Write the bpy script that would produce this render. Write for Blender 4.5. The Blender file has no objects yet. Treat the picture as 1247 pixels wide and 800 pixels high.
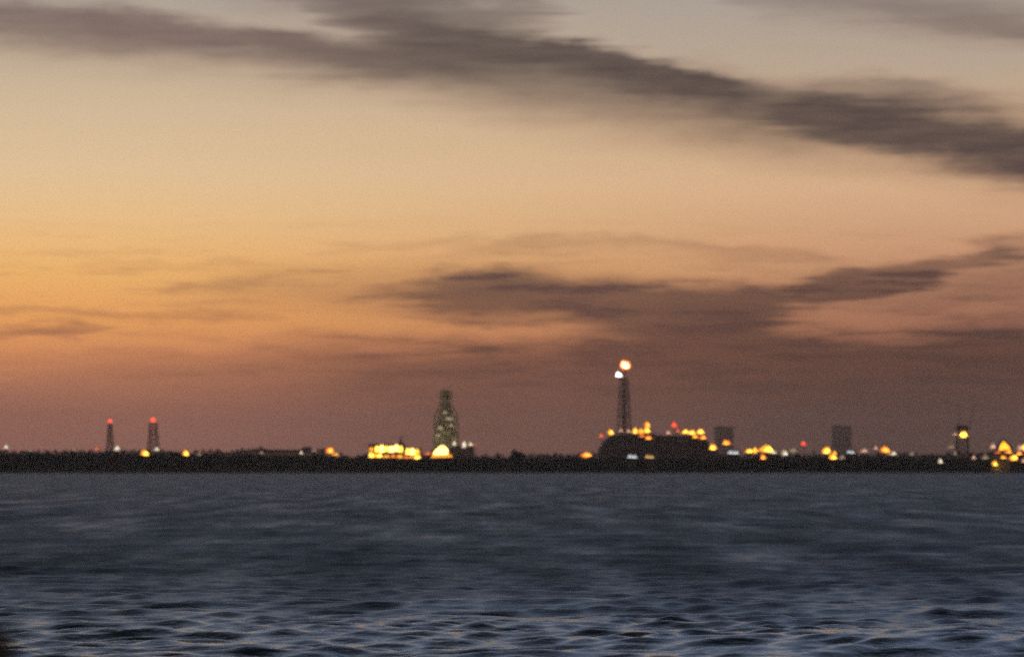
import bpy, math, random
import numpy as np
from mathutils import Vector

SC = bpy.context.scene
COL = SC.collection
rnd = random.Random(7)

# ------------------------------------------------------------------ camera model (survey of the photo)
W, H, F = 1247.0, 800.0, 4436.0          # photo size and focal length in photo pixels
CAM_H = 4.0
HOR = 569.0
PITCH = math.atan((HOR - H / 2) / F)
cp, sp = math.cos(PITCH), math.sin(PITCH)


def P(px, py, Y):
    a, b = (px - W / 2) / F, (H / 2 - py) / F
    d = (a, cp - b * sp, sp + b * cp)
    k = Y / d[1]
    return Vector((d[0] * k, Y, CAM_H + d[2] * k))


def S(px, Y):
    return px * Y / F


# ------------------------------------------------------------------ mesh builder
class MB:
    def __init__(s):
        s.v, s.f = [], []

    def add(s, vs, fs):
        b = len(s.v)
        s.v += [tuple(v) for v in vs]
        s.f += [tuple(i + b for i in f) for f in fs]

    def box(s, x0, x1, y0, y1, z0, z1):
        s.add([(x0, y0, z0), (x1, y0, z0), (x1, y1, z0), (x0, y1, z0), (x0, y0, z1), (x1, y0, z1), (x1, y1, z1), (x0, y1, z1)],
              [(0, 3, 2, 1), (4, 5, 6, 7), (0, 1, 5, 4), (1, 2, 6, 5), (2, 3, 7, 6), (3, 0, 4, 7)])
        return s

    def bar(s, a, b, r, n=4, r2=None):
        a, b = Vector(a), Vector(b)
        d = (b - a).normalized()
        u = d.cross(Vector((0, 0, 1)))
        if u.length < 1e-4:
            u = Vector((1, 0, 0))
        u.normalize()
        w = d.cross(u)
        r2 = r if r2 is None else r2
        vs = []
        for c, rr in ((a, r), (b, r2)):
            for k in range(n):
                t = 2 * math.pi * (k + .5) / n
                vs.append(c + u * math.cos(t) * rr + w * math.sin(t) * rr)
        fs = [(k, (k + 1) % n, n + (k + 1) % n, n + k) for k in range(n)]
        fs += [tuple(range(n - 1, -1, -1)), tuple(range(n, 2 * n))]
        s.add(vs, fs)
        return s

    def lathe(s, prof, cx=0, cy=0, n=20):
        vs = []
        for r, z in prof:
            for k in range(n):
                t = 2 * math.pi * k / n
                vs.append((cx + r * math.cos(t), cy + r * math.sin(t), z))
        fs = []
        for j in range(len(prof) - 1):
            for k in range(n):
                fs.append((j * n + k, j * n + (k + 1) % n, (j + 1) * n + (k + 1) % n, (j + 1) * n + k))
        fs.append(tuple(range(n - 1, -1, -1)))
        m = (len(prof) - 1) * n
        fs.append(tuple(range(m, m + n)))
        s.add(vs, fs)
        return s

    def extrude_xz(s, poly, y0, y1):
        n = len(poly)
        vs = [(x, y0, z) for x, z in poly] + [(x, y1, z) for x, z in poly]
        fs = [tuple(range(n)), tuple(range(2 * n - 1, n - 1, -1))]
        fs += [(k, n + k, n + (k + 1) % n, (k + 1) % n) for k in range(n)]
        s.add(vs, fs)
        return s

    def blob(s, c, rx, ry, rz, jit=.12, n=10, m=6):
        prof = []
        vs = []
        for j in range(1, m):
            t = math.pi * j / m
            for k in range(n):
                a = 2 * math.pi * k / n
                q = 1 + rnd.uniform(-jit, jit)
                vs.append((c[0] + rx * q * math.sin(t) * math.cos(a), c[1] + ry * q * math.sin(t) * math.sin(a), c[2] - rz * q * math.cos(t)))
        vs += [(c[0], c[1], c[2] - rz), (c[0], c[1], c[2] + rz)]
        fs = []
        for j in range(m - 2):
            for k in range(n):
                fs.append((j * n + k, j * n + (k + 1) % n, (j + 1) * n + (k + 1) % n, (j + 1) * n + k))
        b, t = len(vs) - 2, len(vs) - 1
        for k in range(n):
            fs.append((b, (k + 1) % n, k))
            fs.append((t, (m - 2) * n + k, (m - 2) * n + (k + 1) % n))
        s.add(vs, fs)
        return s

    def build(s, name, mat, parent=None):
        me = bpy.data.meshes.new(name)
        me.from_pydata(s.v, [], s.f)
        me.materials.append(mat)
        me.update()
        o = bpy.data.objects.new(name, me)
        COL.objects.link(o)
        if parent is not None:
            o.parent = parent
        return o


def tag(o, label=None, cat=None, group=None, kind=None):
    if label: o['label'] = label
    if cat: o['category'] = cat
    if group: o['group'] = group
    if kind: o['kind'] = kind
    return o


def empty(name, loc, label, cat, group=None):
    o = bpy.data.objects.new(name, None)
    o.empty_display_size = 1
    COL.objects.link(o)
    o.location = loc
    return tag(o, label, cat, group)


# ------------------------------------------------------------------ materials
def s2l(c):
    return tuple(((x / 255) / 12.92 if x / 255 <= .04045 else ((x / 255 + .055) / 1.055) ** 2.4) for x in c)


def mat(name, col, rough=.7, metal=0, var=.25, scale=.4, spec=.5):
    m = bpy.data.materials.new(name)
    m.use_nodes = True
    nt = m.node_tree
    bs = nt.nodes['Principled BSDF']
    bs.inputs['Roughness'].default_value = rough
    bs.inputs['Metallic'].default_value = metal
    bs.inputs['Specular IOR Level'].default_value = spec
    tc = nt.nodes.new('ShaderNodeTexCoord')
    nz = nt.nodes.new('ShaderNodeTexNoise')
    nz.inputs['Scale'].default_value = scale
    nz.inputs['Detail'].default_value = 6
    nt.links.new(tc.outputs['Object'], nz.inputs['Vector'])
    rp = nt.nodes.new('ShaderNodeValToRGB')
    rp.color_ramp.elements[0].position = .3
    rp.color_ramp.elements[1].position = .7
    rp.color_ramp.elements[0].color = (*[c * (1 - var) for c in col], 1)
    rp.color_ramp.elements[1].color = (*[min(1, c * (1 + var)) for c in col], 1)
    nt.links.new(nz.outputs['Fac'], rp.inputs['Fac'])
    nt.links.new(rp.outputs['Color'], bs.inputs['Base Color'])
    return m


def emit(name, col, strength):
    m = bpy.data.materials.new(name)
    m.use_nodes = True
    nt = m.node_tree
    bs = nt.nodes['Principled BSDF']
    bs.inputs['Base Color'].default_value = (.3, .3, .3, 1)
    bs.inputs['Emission Color'].default_value = (*col, 1)
    bs.inputs['Emission Strength'].default_value = strength
    return m


M = {
    'steel': mat('weathered_steel', (.46, .34, .27), .7, 0),
    'dark_steel': mat('dark_steel', (.13, .10, .09), .6, .2),
    'green_steel': mat('olive_painted_steel', (.30, .255, .175), .6, 0, .3),
    'concrete': mat('stained_concrete', (.24, .20, .17), .9, 0, .3, .15),
    'dark_concrete': mat('dark_concrete', (.14, .115, .10), .9, 0, .3, .15),
    'cladding': mat('metal_cladding', (.50, .37, .31), .7, 0, .2, .1),
    'plaster': mat('ochre_plaster', (.34, .27, .16), .8),
    'roof': mat('roof_sheet', (.08, .065, .06), .7),
    'foliage': mat('foliage', (.034, .037, .02), .8, 0, .4, .1, .15),
    'foliage2': mat('dark_green_boards', (.05, .05, .04), .8),
    'bark': mat('bark', (.09, .07, .05), .9),
    'bank': mat('shore_rock_and_grass', (.10, .09, .06), .95, 0, .4, .05, .1),
    'wood': mat('wet_dark_wood', (.05, .035, .028), .7, 0, .5, 6),
}
L = {
    'yellow': emit('lamp_yellow', (1, .58, .06), 4.0),
    'gold': emit('lamp_gold', (1, .42, .02), 2.6),
    'orange': emit('lamp_orange', (1, .38, .03), 3.0),
    'ember': emit('lamp_ember', (1, .17, .035), 1.5),
    'red': emit('lamp_red', (1, .075, .035), 2.2),
    'white': emit('lamp_white', (1, .93, .85), 6),
    'pale': emit('lamp_pale', (1, .90, .66), 1.4),
    'dim': emit('lamp_dim', (1, .78, .48), .34),
    'pink': emit('lamp_pinkish', (1, .55, .40), 1.1),
    'hot': emit('lamp_hot_yellow', (1, .62, .16), 4.2),
    'strip': emit('lamp_cool_white', (.95, .97, 1), .8),
    'dimgold': emit('window_dull_gold', (1, .55, .16), .9),
    'h_amber': emit('halo_amber', (1, .34, .02), 1.7),  # from here to pink: dim emissive colours for the lamps' glare halos
    'h_ember': emit('halo_ember', (1, .20, .02), 1.1),
    'h_brown': emit('halo_brown', (1, .20, .05), .35),
    'h_red': emit('halo_red', (1, .10, .05), .8),
    'h_pale': emit('halo_pale', (1, .80, .50), .45),
    'h_dim': emit('halo_dim', (1, .70, .40), .25),
    'h_pink': emit('halo_pink', (1, .50, .30), .40),
    'glow': emit('glow_orange', (1, .36, .015), 1.5),
}

# ------------------------------------------------------------------ world: dusk sky
world = bpy.data.worlds.new("World")
SC.world = world
world.use_nodes = True
nt = world.node_tree
for n in list(nt.nodes):
    nt.nodes.remove(n)


def N(t, **kw):
    n = nt.nodes.new(t)
    for k, v in kw.items():
        setattr(n, k, v)
    return n


def put(inp, v):
    if isinstance(v, (int, float)):
        inp.default_value = v
    elif isinstance(v, tuple):
        inp.default_value = v
    else:
        nt.links.new(v, inp)


def m_(op, a, b=0.0, c=0.0, clamp=False):
    n = N('ShaderNodeMath', operation=op, use_clamp=clamp)
    put(n.inputs[0], a); put(n.inputs[1], b)
    if op in ('MULTIPLY_ADD',): put(n.inputs[2], c)
    return n.outputs[0]


def ss(x, a, b, lo=0.0, hi=1.0):
    n = N('ShaderNodeMapRange', interpolation_type='SMOOTHSTEP')
    put(n.inputs['Value'], x)
    put(n.inputs['From Min'], a); put(n.inputs['From Max'], b)
    put(n.inputs['To Min'], lo); put(n.inputs['To Max'], hi)
    return n.outputs[0]


def mixc(f, a, b):
    n = N('ShaderNodeMix', data_type='RGBA')
    put(n.inputs[0], f); put(n.inputs[6], a); put(n.inputs[7], b)
    return n.outputs[2]


def ramp(x, pts):
    n = N('ShaderNodeValToRGB')
    cr = n.color_ramp
    cr.interpolation = 'B_SPLINE' if False else 'EASE' if False else 'LINEAR'
    while len(cr.elements) < len(pts):
        cr.elements.new(.5)
    for e, (p, c) in zip(cr.elements, pts):
        e.position = p
        e.color = (*c, 1)
    put(n.inputs[0], x)
    return n.outputs[0]


def noise(vec, scale, detail=4, rough=.55):
    n = N('ShaderNodeTexNoise')
    n.inputs['Scale'].default_value = scale
    n.inputs['Detail'].default_value = detail
    n.inputs['Roughness'].default_value = rough
    nt.links.new(vec, n.inputs['Vector'])
    return n.outputs['Fac']


tc = N('ShaderNodeTexCoord')
sep = N('ShaderNodeSeparateXYZ')
nt.links.new(tc.outputs['Generated'], sep.inputs[0])
az = m_('ARCTAN2', sep.outputs[0], sep.outputs[1])            # bearing from straight across the water
el = m_('ARCSINE', sep.outputs[2])
K = F / 1000.0
A = m_('MULTIPLY', az, K)                                     # bearing, in units of 1000/F radians
E = m_('MULTIPLY', el, K)                                     # elevation, same unit
HZ = HOR / 1000.0


def vec(a, b, c=0.0):
    n = N('ShaderNodeCombineXYZ')
    put(n.inputs[0], a); put(n.inputs[1], b); put(n.inputs[2], c)
    return n.outputs[0]


# gentle waviness so the cloud edges are torn and streaky
w1 = noise(vec(m_('MULTIPLY', A, 5.0), m_('MULTIPLY', E, 16.0)), 1.0, 5, .6)
w2 = noise(vec(m_('MULTIPLY', A, 14.0), m_('MULTIPLY', E, 60.0), 3.1), 1.0, 4, .6)
w3 = noise(vec(m_('MULTIPLY', A, 3.0), m_('MULTIPLY', E, 9.0), 7.7), 1.0, 3, .5)
w4 = noise(vec(m_('MULTIPLY', A, 9.0), m_('MULTIPLY', E, 90.0), 5.3), 1.0, 5, .65)
w5 = noise(vec(m_('MULTIPLY', A, 2.2), m_('MULTIPLY', E, 55.0), 9.3), 1.0, 4, .6)
wob = m_('ADD', m_('MULTIPLY', m_('SUBTRACT', w1, .5), .055), m_('MULTIPLY', m_('SUBTRACT', w2, .5), .014))
V = m_('ADD', m_('SUBTRACT', HZ, E), wob)                     # "height down from the top of the view"
V0 = m_('SUBTRACT', HZ, E)
U = m_('ADD', A, m_('ADD', m_('MULTIPLY', m_('SUBTRACT', w3, .5), .12), m_('MULTIPLY', m_('SUBTRACT', w5, .5), .22)))


def cloud(pts, su, sl, strength=1.0, tear=0.0):
    """a long cloud: pts = (bearing, top, bottom, thickness) along its length; su/sl soft share of its upper/lower edge"""
    n = N('ShaderNodeVectorCurve')
    mp = n.mapping
    pts = sorted(pts)
    for ci in range(3):
        c = mp.curves[ci]
        vals = [((x - 623.5) / 1000, (p[0] / 1000 if ci < 2 else p[0])) for x, p in
                [(q[0], (q[1 + ci],)) for q in pts]]
        while len(c.points) < len(vals):
            c.points.new(0, 0)
        for p_, (x, y) in zip(c.points, vals):
            p_.location = (x, y)
            p_.handle_type = 'AUTO_CLAMPED'
    mp.update()
    nt.links.new(vec(U, U, U), n.inputs['Vector'])
    s = N('ShaderNodeSeparateXYZ')
    nt.links.new(n.outputs['Vector'], s.inputs[0])
    t = m_('DIVIDE', m_('SUBTRACT', V, s.outputs[0]), m_('SUBTRACT', s.outputs[1], s.outputs[0]))
    d = m_('MULTIPLY', ss(t, 0.0, su), ss(t, 1.0 - sl, 1.0, 1.0, 0.0))
    d = m_('MULTIPLY', d, s.outputs[2])
    if tear:
        d = m_('MULTIPLY', d, ss(w1, .5 - .35, .5 + .12, 1 - tear, 1.0))
    return m_('MULTIPLY', d, strength)


CLOUDS = [
    # upper ribbon from the left
    ([(-160, -30, 64, .9), (0, -12, 76, .9), (150, 2, 90, .95), (300, 22, 104, .95), (400, 36, 114, .85), (520, 48, 122, .6), (620, 60, 130, .3), (720, 70, 140, 0)], .35, .65, .88, .0),
    # main band
    ([(400, 0, 50, 0), (440, 4, 70, .75), (500, 4, 90, 1), (580, 12, 104, 1), (660, 32, 114, 1), (740, 50, 124, 1), (820, 66, 138, 1), (890, 80, 146, .95), (935, 86, 158, .65), (975, 94, 176, .95), (1020, 104, 190, 1), (1120, 118, 218, 1), (1247, 138, 246, 1), (1420, 165, 290, 1)], .28, .45, .96, .0),
    # soft skirt under the main band
    ([(-150, -10, 96, .5), (200, 12, 120, .6), (380, 26, 138, .8), (500, 36, 166, 1), (650, 52, 192, 1), (800, 76, 210, 1), (950, 98, 230, 1), (1100, 124, 250, .9), (1300, 156, 282, .8)], .3, .65, .70, 0),
    # thin veil above the main band
    ([(820, 56, 110, 0), (940, 74, 134, .9), (1080, 86, 146, 1), (1180, 104, 160, .8), (1280, 114, 180, .7)], .4, .4, .62, .1),
    # grey fleece at the top
    ([(330, -60, 6, 0), (430, -40, 30, .8), (520, -30, 46, 1), (600, -20, 54, .9), (690, 0, 64, 0)], .4, .5, .80, .1),
    ([(150, -80, 16, 0), (280, -60, 34, .6), (420, -40, 54, .8), (540, -10, 60, 0)], .4, .7, .6, 0),
    # upper right
    ([(860, -60, 0, 0), (920, -60, 42, .7), (1020, -50, 54, .9), (1150, -30, 68, 1), (1250, -12, 80, 1), (1400, 10, 100, 1)], .5, .45, .66, .0),
    # middle cloud with the dark back
    ([(440, 335, 384, 0), (490, 326, 390, .6), (540, 318, 398, .97), (600, 316, 402, 1), (680, 322, 406, 1), (760, 316, 424, 1), (850, 326, 440, 1), (950, 338, 400, .95), (1020, 324, 378, 1), (1080, 312, 360, .9), (1160, 298, 338, .8), (1230, 286, 326, .4), (1300, 280, 310, 0)], .35, .35, .92, .05),
    # its pale shadow spreading left
    ([(180, 330, 400, 0), (340, 300, 400, .6), (480, 300, 400, .8), (640, 290, 404, .6), (800, 300, 410, .3), (900, 300, 400, 0)], .6, .4, .52, .25),
    # arch over the middle cloud
    ([(520, 300, 330, 0), (580, 286, 322, .6), (660, 278, 312, .8), (760, 282, 312, .7), (860, 292, 326, .8), (960, 304, 332, .7), (1040, 312, 330, 0)], .3, .6, .45, .2),
    # right: brown veil
    ([(940, 310, 400, 0), (1060, 312, 410, .7), (1180, 296, 400, 1), (1300, 270, 400, 1)], .5, .5, .62, .2),
    # horizon bank
    ([(-200, 446, 640, .54), (0, 440, 640, .55), (120, 424, 640, .62), (260, 410, 640, .70), (400, 396, 640, .84), (560, 394, 640, .90), (700, 388, 640, .94), (770, 374, 640, .98), (850, 346, 640, 1), (930, 346, 640, 1), (990, 368, 640, 1), (1060, 378, 640, 1), (1140, 366, 640, 1), (1300, 352, 640, 1)], .20, .05, .97, 0),
    ([(430, 372, 396, 0), (520, 376, 398, .7), (640, 384, 404, .8), (760, 384, 410, .6), (840, 380, 410, 0)], .5, .5, .55, .2),
    ([(300, 392, 420, 0), (400, 398, 424, .7), (560, 404, 432, .8), (700, 396, 440, .8), (820, 380, 450, .5), (900, 380, 430, 0)], .6, .4, .5, .2),
    ([(960, 352, 372, 0), (1040, 366, 386, .8), (1140, 360, 380, .8), (1300, 340, 366, .8)], .5, .5, .35, .2),
    # small streaks on the left
    ([(-60, 398, 420, .6), (0, 394, 418, .8), (40, 388, 418, 1), (80, 386, 416, .9), (110, 398, 416, 0)], .5, .4, .65, 0),
    ([(-60, 370, 390, .7), (0, 370, 388, .8), (120, 374, 391, .8), (240, 376, 394, .7), (330, 382, 398, 0)], .4, .5, .45, .2),
    ([(190, 346, 368, 0), (240, 344, 368, .7), (290, 342, 364, .8), (330, 342, 356, 0)], .4, .5, .40, .1),
    ([(110, 318, 336, 0), (180, 316, 334, .7), (260, 320, 338, 0)], .4, .5, .25, .1),
    ([(360, 290, 312, 0), (430, 288, 312, .8), (540, 284, 306, .8), (600, 284, 300, 0)], .4, .5, .25, .2),
    ([(-80, 424, 450, .4), (60, 424, 448, .6), (180, 420, 444, .8), (330, 418, 440, .6), (450, 414, 436, 0)], .4, .4, .25, .2),
    ([(-200, 474, 640, .7), (60, 478, 640, .8), (200, 474, 640, .9), (330, 462, 640, 1), (430, 438, 640, .9), (560, 424, 640, .5), (700, 420, 640, 0)], .14, .05, .42, 0),
    # darker floor of the bank on the right
    ([(830, 490, 560, 0), (880, 496, 620, .8), (960, 498, 620, .8), (1060, 440, 620, .9), (1300, 390, 620, 1)], .35, .05, .40, 0),
    ([(190, 455, 470, 0), (240, 452, 480, .5), (420, 448, 500, .6), (640, 430, 500, .8), (800, 420, 470, .6), (900, 420, 460, 0)], .5, .5, .35, .3),
]
inv = None
for c in CLOUDS:
    d = m_('SUBTRACT', 1.0, cloud(*c), clamp=True)
    inv = d if inv is None else m_('MULTIPLY', inv, d)
dens = m_('SUBTRACT', 1.0, inv, clamp=True)
streak = ss(w4, .30, .72)
dens = m_('MULTIPLY', dens, m_('ADD', .90, m_('MULTIPLY', streak, .10)), clamp=True)
dens = m_('ADD', dens, m_('MULTIPLY', m_('MULTIPLY', ss(w4, .48, .75), m_('MULTIPLY', ss(V0, .24, .33), ss(V0, .44, .50, 1.0, 0.0))), .30), clamp=True)

# clear glow: colour by elevation, dimmer away from the sunset
Vn = m_('DIVIDE', m_('ADD', V0, .6), 1.2)                    # -600..600 -> 0..1


def vp(y): return (y + 600) / 1200


def C(*rgb): return s2l(rgb)


clear_l = ramp(Vn, [(vp(-600), C(142, 154, 178)), (vp(-250), C(168, 170, 174)), (vp(0), C(178, 166, 154)), (vp(70), C(196, 176, 152)), (vp(140), C(216, 190, 156)), (vp(210), C(230, 197, 155)),
                    (vp(265), C(239, 196, 140)), (vp(330), C(246, 186, 112)), (vp(390), C(240, 166, 96)), (vp(430), C(222, 146, 94)), (vp(500), C(180, 116, 94)), (vp(560), C(160, 106, 88))])
clear_r = ramp(Vn, [(vp(-600), C(132, 149, 180)), (vp(-250), C(160, 165, 175)), (vp(0), C(172, 160, 150)), (vp(80), C(186, 166, 146)), (vp(160), C(206, 172, 138)), (vp(230), C(218, 176, 138)),
                    (vp(300), C(208, 156, 120)), (vp(370), C(176, 124, 98)), (vp(450), C(156, 98, 76)), (vp(560), C(120, 84, 70))])
tlr = ss(A, -.62, .66)
clear = mixc(tlr, clear_l, clear_r)
cl_l = ramp(Vn, [(vp(-400), C(92, 88, 90)), (vp(0), C(116, 96, 93)), (vp(90), C(116, 94, 90)), (vp(330), C(138, 96, 76)), (vp(420), C(176, 114, 80)), (vp(500), C(154, 101, 82)), (vp(560), C(146, 100, 88))])
cl_r = ramp(Vn, [(vp(-400), C(88, 86, 88)), (vp(0), C(114, 98, 94)), (vp(60), C(80, 66, 64)), (vp(180), C(80, 66, 65)), (vp(330), C(98, 71, 63)), (vp(430), C(92, 63, 53)), (vp(560), C(88, 63, 55))])
cl_c = ramp(Vn, [(vp(0), C(98, 86, 80)), (vp(100), C(82, 68, 65)), (vp(330), C(100, 74, 67)), (vp(430), C(113, 75, 61)), (vp(560), C(120, 82, 70))])
cloudc = mixc(ss(A, -.45, 0.0), cl_l, mixc(ss(A, 0.0, .45), cl_c, cl_r))
thin = ramp(Vn, [(vp(-400), C(140, 136, 140)), (vp(0), C(138, 118, 110)), (vp(90), C(146, 116, 102)), (vp(180), C(154, 116, 96)), (vp(330), C(156, 106, 80)), (vp(420), C(166, 106, 80)), (vp(500), C(158, 104, 86)), (vp(560), C(152, 102, 88))])
front = mixc(dens, clear, mixc(ss(dens, .15, .90), thin, cloudc))

# the rest of the dome: Nishita dusk sky and broken high cloud
sky = N('ShaderNodeTexSky', sky_type='NISHITA')
sky.sun_disc = False
SUN_EL, SUN_AZ = math.radians(1.2), math.radians(-17)         # sun just gone down beyond the frame's left edge
sky.sun_elevation = SUN_EL
sky.sun_rotation = SUN_AZ
sky.air_density = 1.4
sky.dust_density = 3.0
sky.ozone_density = 2.0
hs = N('ShaderNodeVectorMath', operation='SCALE')
nt.links.new(sky.outputs[0], hs.inputs[0])
hs.inputs['Scale'].default_value = 2.5
wide = noise(vec(m_('MULTIPLY', az, 2.2), m_('MULTIPLY', el, 9.0), 1.3), 1.0, 5, .6)
wd = m_('MULTIPLY', ss(wide, .45, .62), .75)
behind = ss(m_('ABSOLUTE', az), math.radians(50), math.radians(110))
dome = mixc(wd, hs.outputs[0], (.9, .85, .95, 1))
dome = mixc(m_('MULTIPLY', behind, .85), dome, mixc(wide, (2.0, 1.25, 1.0, 1), (1.1, .85, .8, 1)))   # unseen warm eastern cloud, added to tint the silhouettes brown
f10 = N('ShaderNodeVectorMath', operation='SCALE')
nt.links.new(front, f10.inputs[0])
f10.inputs['Scale'].default_value = 10.0
near_front = m_('MULTIPLY', ss(el, math.radians(22), math.radians(62), 1.0, 0.0), ss(m_('ABSOLUTE', az), math.radians(40), math.radians(110), 1.0, 0.0))
final = mixc(near_front, dome, f10.outputs[0])
bg = N('ShaderNodeBackground')
bg.inputs['Strength'].default_value = .10
nt.links.new(final, bg.inputs['Color'])
out = N('ShaderNodeOutputWorld')
nt.links.new(bg.outputs[0], out.inputs['Surface'])

sun = bpy.data.lights.new('sun', 'SUN')
sun.energy = .03
sun.angle = math.radians(6)
sun.color = (1, .6, .35)
so = bpy.data.objects.new('sun', sun)
COL.objects.link(so)
sdir = Vector((math.sin(SUN_AZ) * math.cos(SUN_EL), math.cos(SUN_AZ) * math.cos(SUN_EL), math.sin(SUN_EL)))
so.rotation_euler = (-sdir).to_track_quat('-Z', 'Y').to_euler()
so.location = (-700, 2200, 300)

# ------------------------------------------------------------------ water
def build_water():
    rg = np.random.RandomState(3)
    ys = [-400, -250, -150, -80, -40, -10, 10, 25, 40, 50, 55]
    y = 55.0
    while y < 2505:
        y += max(.11, y * y / (F * CAM_H) * .34)
        ys.append(y)
    ys = np.array(ys)
    tx = np.concatenate([-np.array([1.6, 1.0, .6, .4, .3, .24]), np.linspace(-.2, .2, 760), np.array([.24, .3, .4, .6, 1.0, 1.6])])
    ext = np.maximum(np.abs(ys), 60.0)
    X = ext[:, None] * tx[None, :]
    Y = np.repeat(ys[:, None], len(tx), 1)
    ds = np.maximum.reduce([np.gradient(ys)[:, None] * np.ones((1, len(tx))), np.abs(np.gradient(X, axis=1))])
    dsy = np.gradient(ys)[:, None]
    Z = np.zeros_like(X)
    DX = np.zeros_like(X)
    DY = np.zeros_like(X)
    unres = np.zeros_like(X)
    n = 124
    tot = .0
    gust = 1.0
    for i in range(n):
        lam = .30 * (5.0 / .30) ** (i / (n - 15.0)) * rg.uniform(.93, 1.07)
        if i >= n - 14:
            lam = rg.uniform(6, 20)
        th = rg.normal(0, .50 if lam < 1.3 else .42) - math.pi / 2 + .25
        k = 2 * math.pi / lam
        kx, ky = k * math.cos(th), k * math.sin(th)
        st = .010 if lam < .6 else .043 if lam < 1.7 else .015
        a = st / k
        w = np.clip((lam / np.maximum(dsy * max(abs(math.sin(th)), .35), 1e-3) - 2.5) / 2.5, 0, 1)
        ph = kx * X + ky * Y + rg.uniform(0, 6.28)
        Z += w * a * gust * np.sin(ph)
        q = .8
        DX -= w * q * a * gust * math.cos(th) * np.cos(ph) * -1
        DY -= w * q * a * gust * math.sin(th) * np.cos(ph) * -1
        unres += (1 - w ** 2) * st * st / 2 * gust ** 2
    X = X + DX
    Y = Y + DY
    nr, nc = X.shape
    co = np.stack([X, Y, Z], -1).reshape(-1, 3).astype(np.float32)
    idx = np.arange(nr * nc).reshape(nr, nc)
    q = np.stack([idx[:-1, :-1], idx[:-1, 1:], idx[1:, 1:], idx[1:, :-1]], -1).reshape(-1, 4).astype(np.int32)
    me = bpy.data.meshes.new('water')
    me.vertices.add(len(co)); me.vertices.foreach_set('co', co.ravel())
    me.loops.add(q.size); me.loops.foreach_set('vertex_index', q.ravel())
    me.polygons.add(len(q))
    me.polygons.foreach_set('loop_start', np.arange(0, q.size, 4, dtype=np.int32))
    me.polygons.foreach_set('loop_total', np.full(len(q), 4, np.int32))
    me.polygons.foreach_set('use_smooth', np.ones(len(q), bool))
    at = me.attributes.new('ripple', 'FLOAT', 'POINT')
    at.data.foreach_set('value', np.sqrt(unres * 1.2).ravel().astype(np.float32))
    me.update()
    m = bpy.data.materials.new('sea_water')
    m.use_nodes = True
    t = m.node_tree
    bs = t.nodes['Principled BSDF']
    bs.inputs['Base Color'].default_value = (.012, .018, .026, 1)
    bs.inputs['IOR'].default_value = 1.333
    a = t.nodes.new('ShaderNodeAttribute'); a.attribute_name = 'ripple'
    r = t.nodes.new('ShaderNodeMapRange')
    r.inputs['From Min'].default_value = 0; r.inputs['From Max'].default_value = .2
    r.inputs['To Min'].default_value = .05; r.inputs['To Max'].default_value = .58
    t.links.new(a.outputs['Fac'], r.inputs['Value'])
    tc = t.nodes.new('ShaderNodeTexCoord')

    def nz(sc, detail, rough=.55):
        mp = t.nodes.new('ShaderNodeMapping'); mp.inputs['Scale'].default_value = sc
        t.links.new(tc.outputs['Object'], mp.inputs['Vector'])
        q = t.nodes.new('ShaderNodeTexNoise'); q.inputs['Scale'].default_value = 1.0
        q.inputs['Detail'].default_value = detail; q.inputs['Roughness'].default_value = rough
        t.links.new(mp.outputs[0], q.inputs['Vector'])
        return q.outputs['Fac']

    def bump(h, st, dist, nrm=None):
        b = t.nodes.new('ShaderNodeBump'); b.inputs['Strength'].default_value = st; b.inputs['Distance'].default_value = dist
        t.links.new(h, b.inputs['Height'])
        if nrm: t.links.new(nrm, b.inputs['Normal'])
        return b.outputs[0]
    # wind cat's-paws: long in the wind's direction, with ripples of every size inside them
    paws = nz((.22, .022, 1), 7, .62)
    k = t.nodes.new('ShaderNodeMapRange')
    k.inputs['From Min'].default_value = .3; k.inputs['From Max'].default_value = .7
    k.inputs['To Min'].default_value = .62; k.inputs['To Max'].default_value = 1.35
    t.links.new(paws, k.inputs['Value'])
    mu = t.nodes.new('ShaderNodeMath'); mu.operation = 'MULTIPLY'
    t.links.new(r.outputs[0], mu.inputs[0]); t.links.new(k.outputs[0], mu.inputs[1])
    t.links.new(mu.outputs[0], bs.inputs['Roughness'])
    n1 = bump(nz((3.0, 1.8, 1), 5), .22, .04)
    n2 = bump(nz((.55, .16, 1), 5, .6), .25, .15, n1)
    n3 = bump(nz((.20, .018, 1), 6, .62), .3, .8, n2)
    t.links.new(n3, bs.inputs['Normal'])
    me.materials.append(m)
    o = bpy.data.objects.new('water', me)
    COL.objects.link(o)
    tag(o, 'dark choppy water with pinkish wave glints', 'water', kind='structure')


build_water()

# ------------------------------------------------------------------ ground (one sheet to the horizon)
GZ = 1.6


def build_ground():
    g = MB()
    prof = [(2478, -1.2), (2484, .1), (2490, .7), (2500, 1.2), (2520, 1.5), (2560, GZ), (3200, GZ), (5000, GZ), (8900, GZ)]
    xs = np.linspace(-3600, 3600, 241)
    vs, fs = [], []
    for j, (y, z) in enumerate(prof):
        for x in xs:
            wob = (5 * math.sin(x * .021) + 3 * math.sin(x * .055 + 1)) if j < 5 else 0
            vs.append((x, y + wob + (3 * math.sin(x * .3) if j < 3 else 0), z + (rnd.uniform(-.15, .15) if 0 < j < 5 else 0)))
    n = len(xs)
    for j in range(len(prof) - 1):
        for i in range(n - 1):
            fs.append((j * n + i, j * n + i + 1, (j + 1) * n + i + 1, (j + 1) * n + i))
    g.add(vs, fs)
    o = g.build('ground', M['bank'])
    tag(o, 'low dark shore land beyond the water', 'land', kind='structure')


build_ground()

# ------------------------------------------------------------------ woods along the shore
TOP = [(-400, 551), (0, 550), (200, 550.5), (300, 551.5), (380, 554), (440, 557), (560, 558), (700, 557), (860, 557), (950, 556), (1050, 556), (1140, 558), (1260, 559), (1650, 558)]


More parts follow.
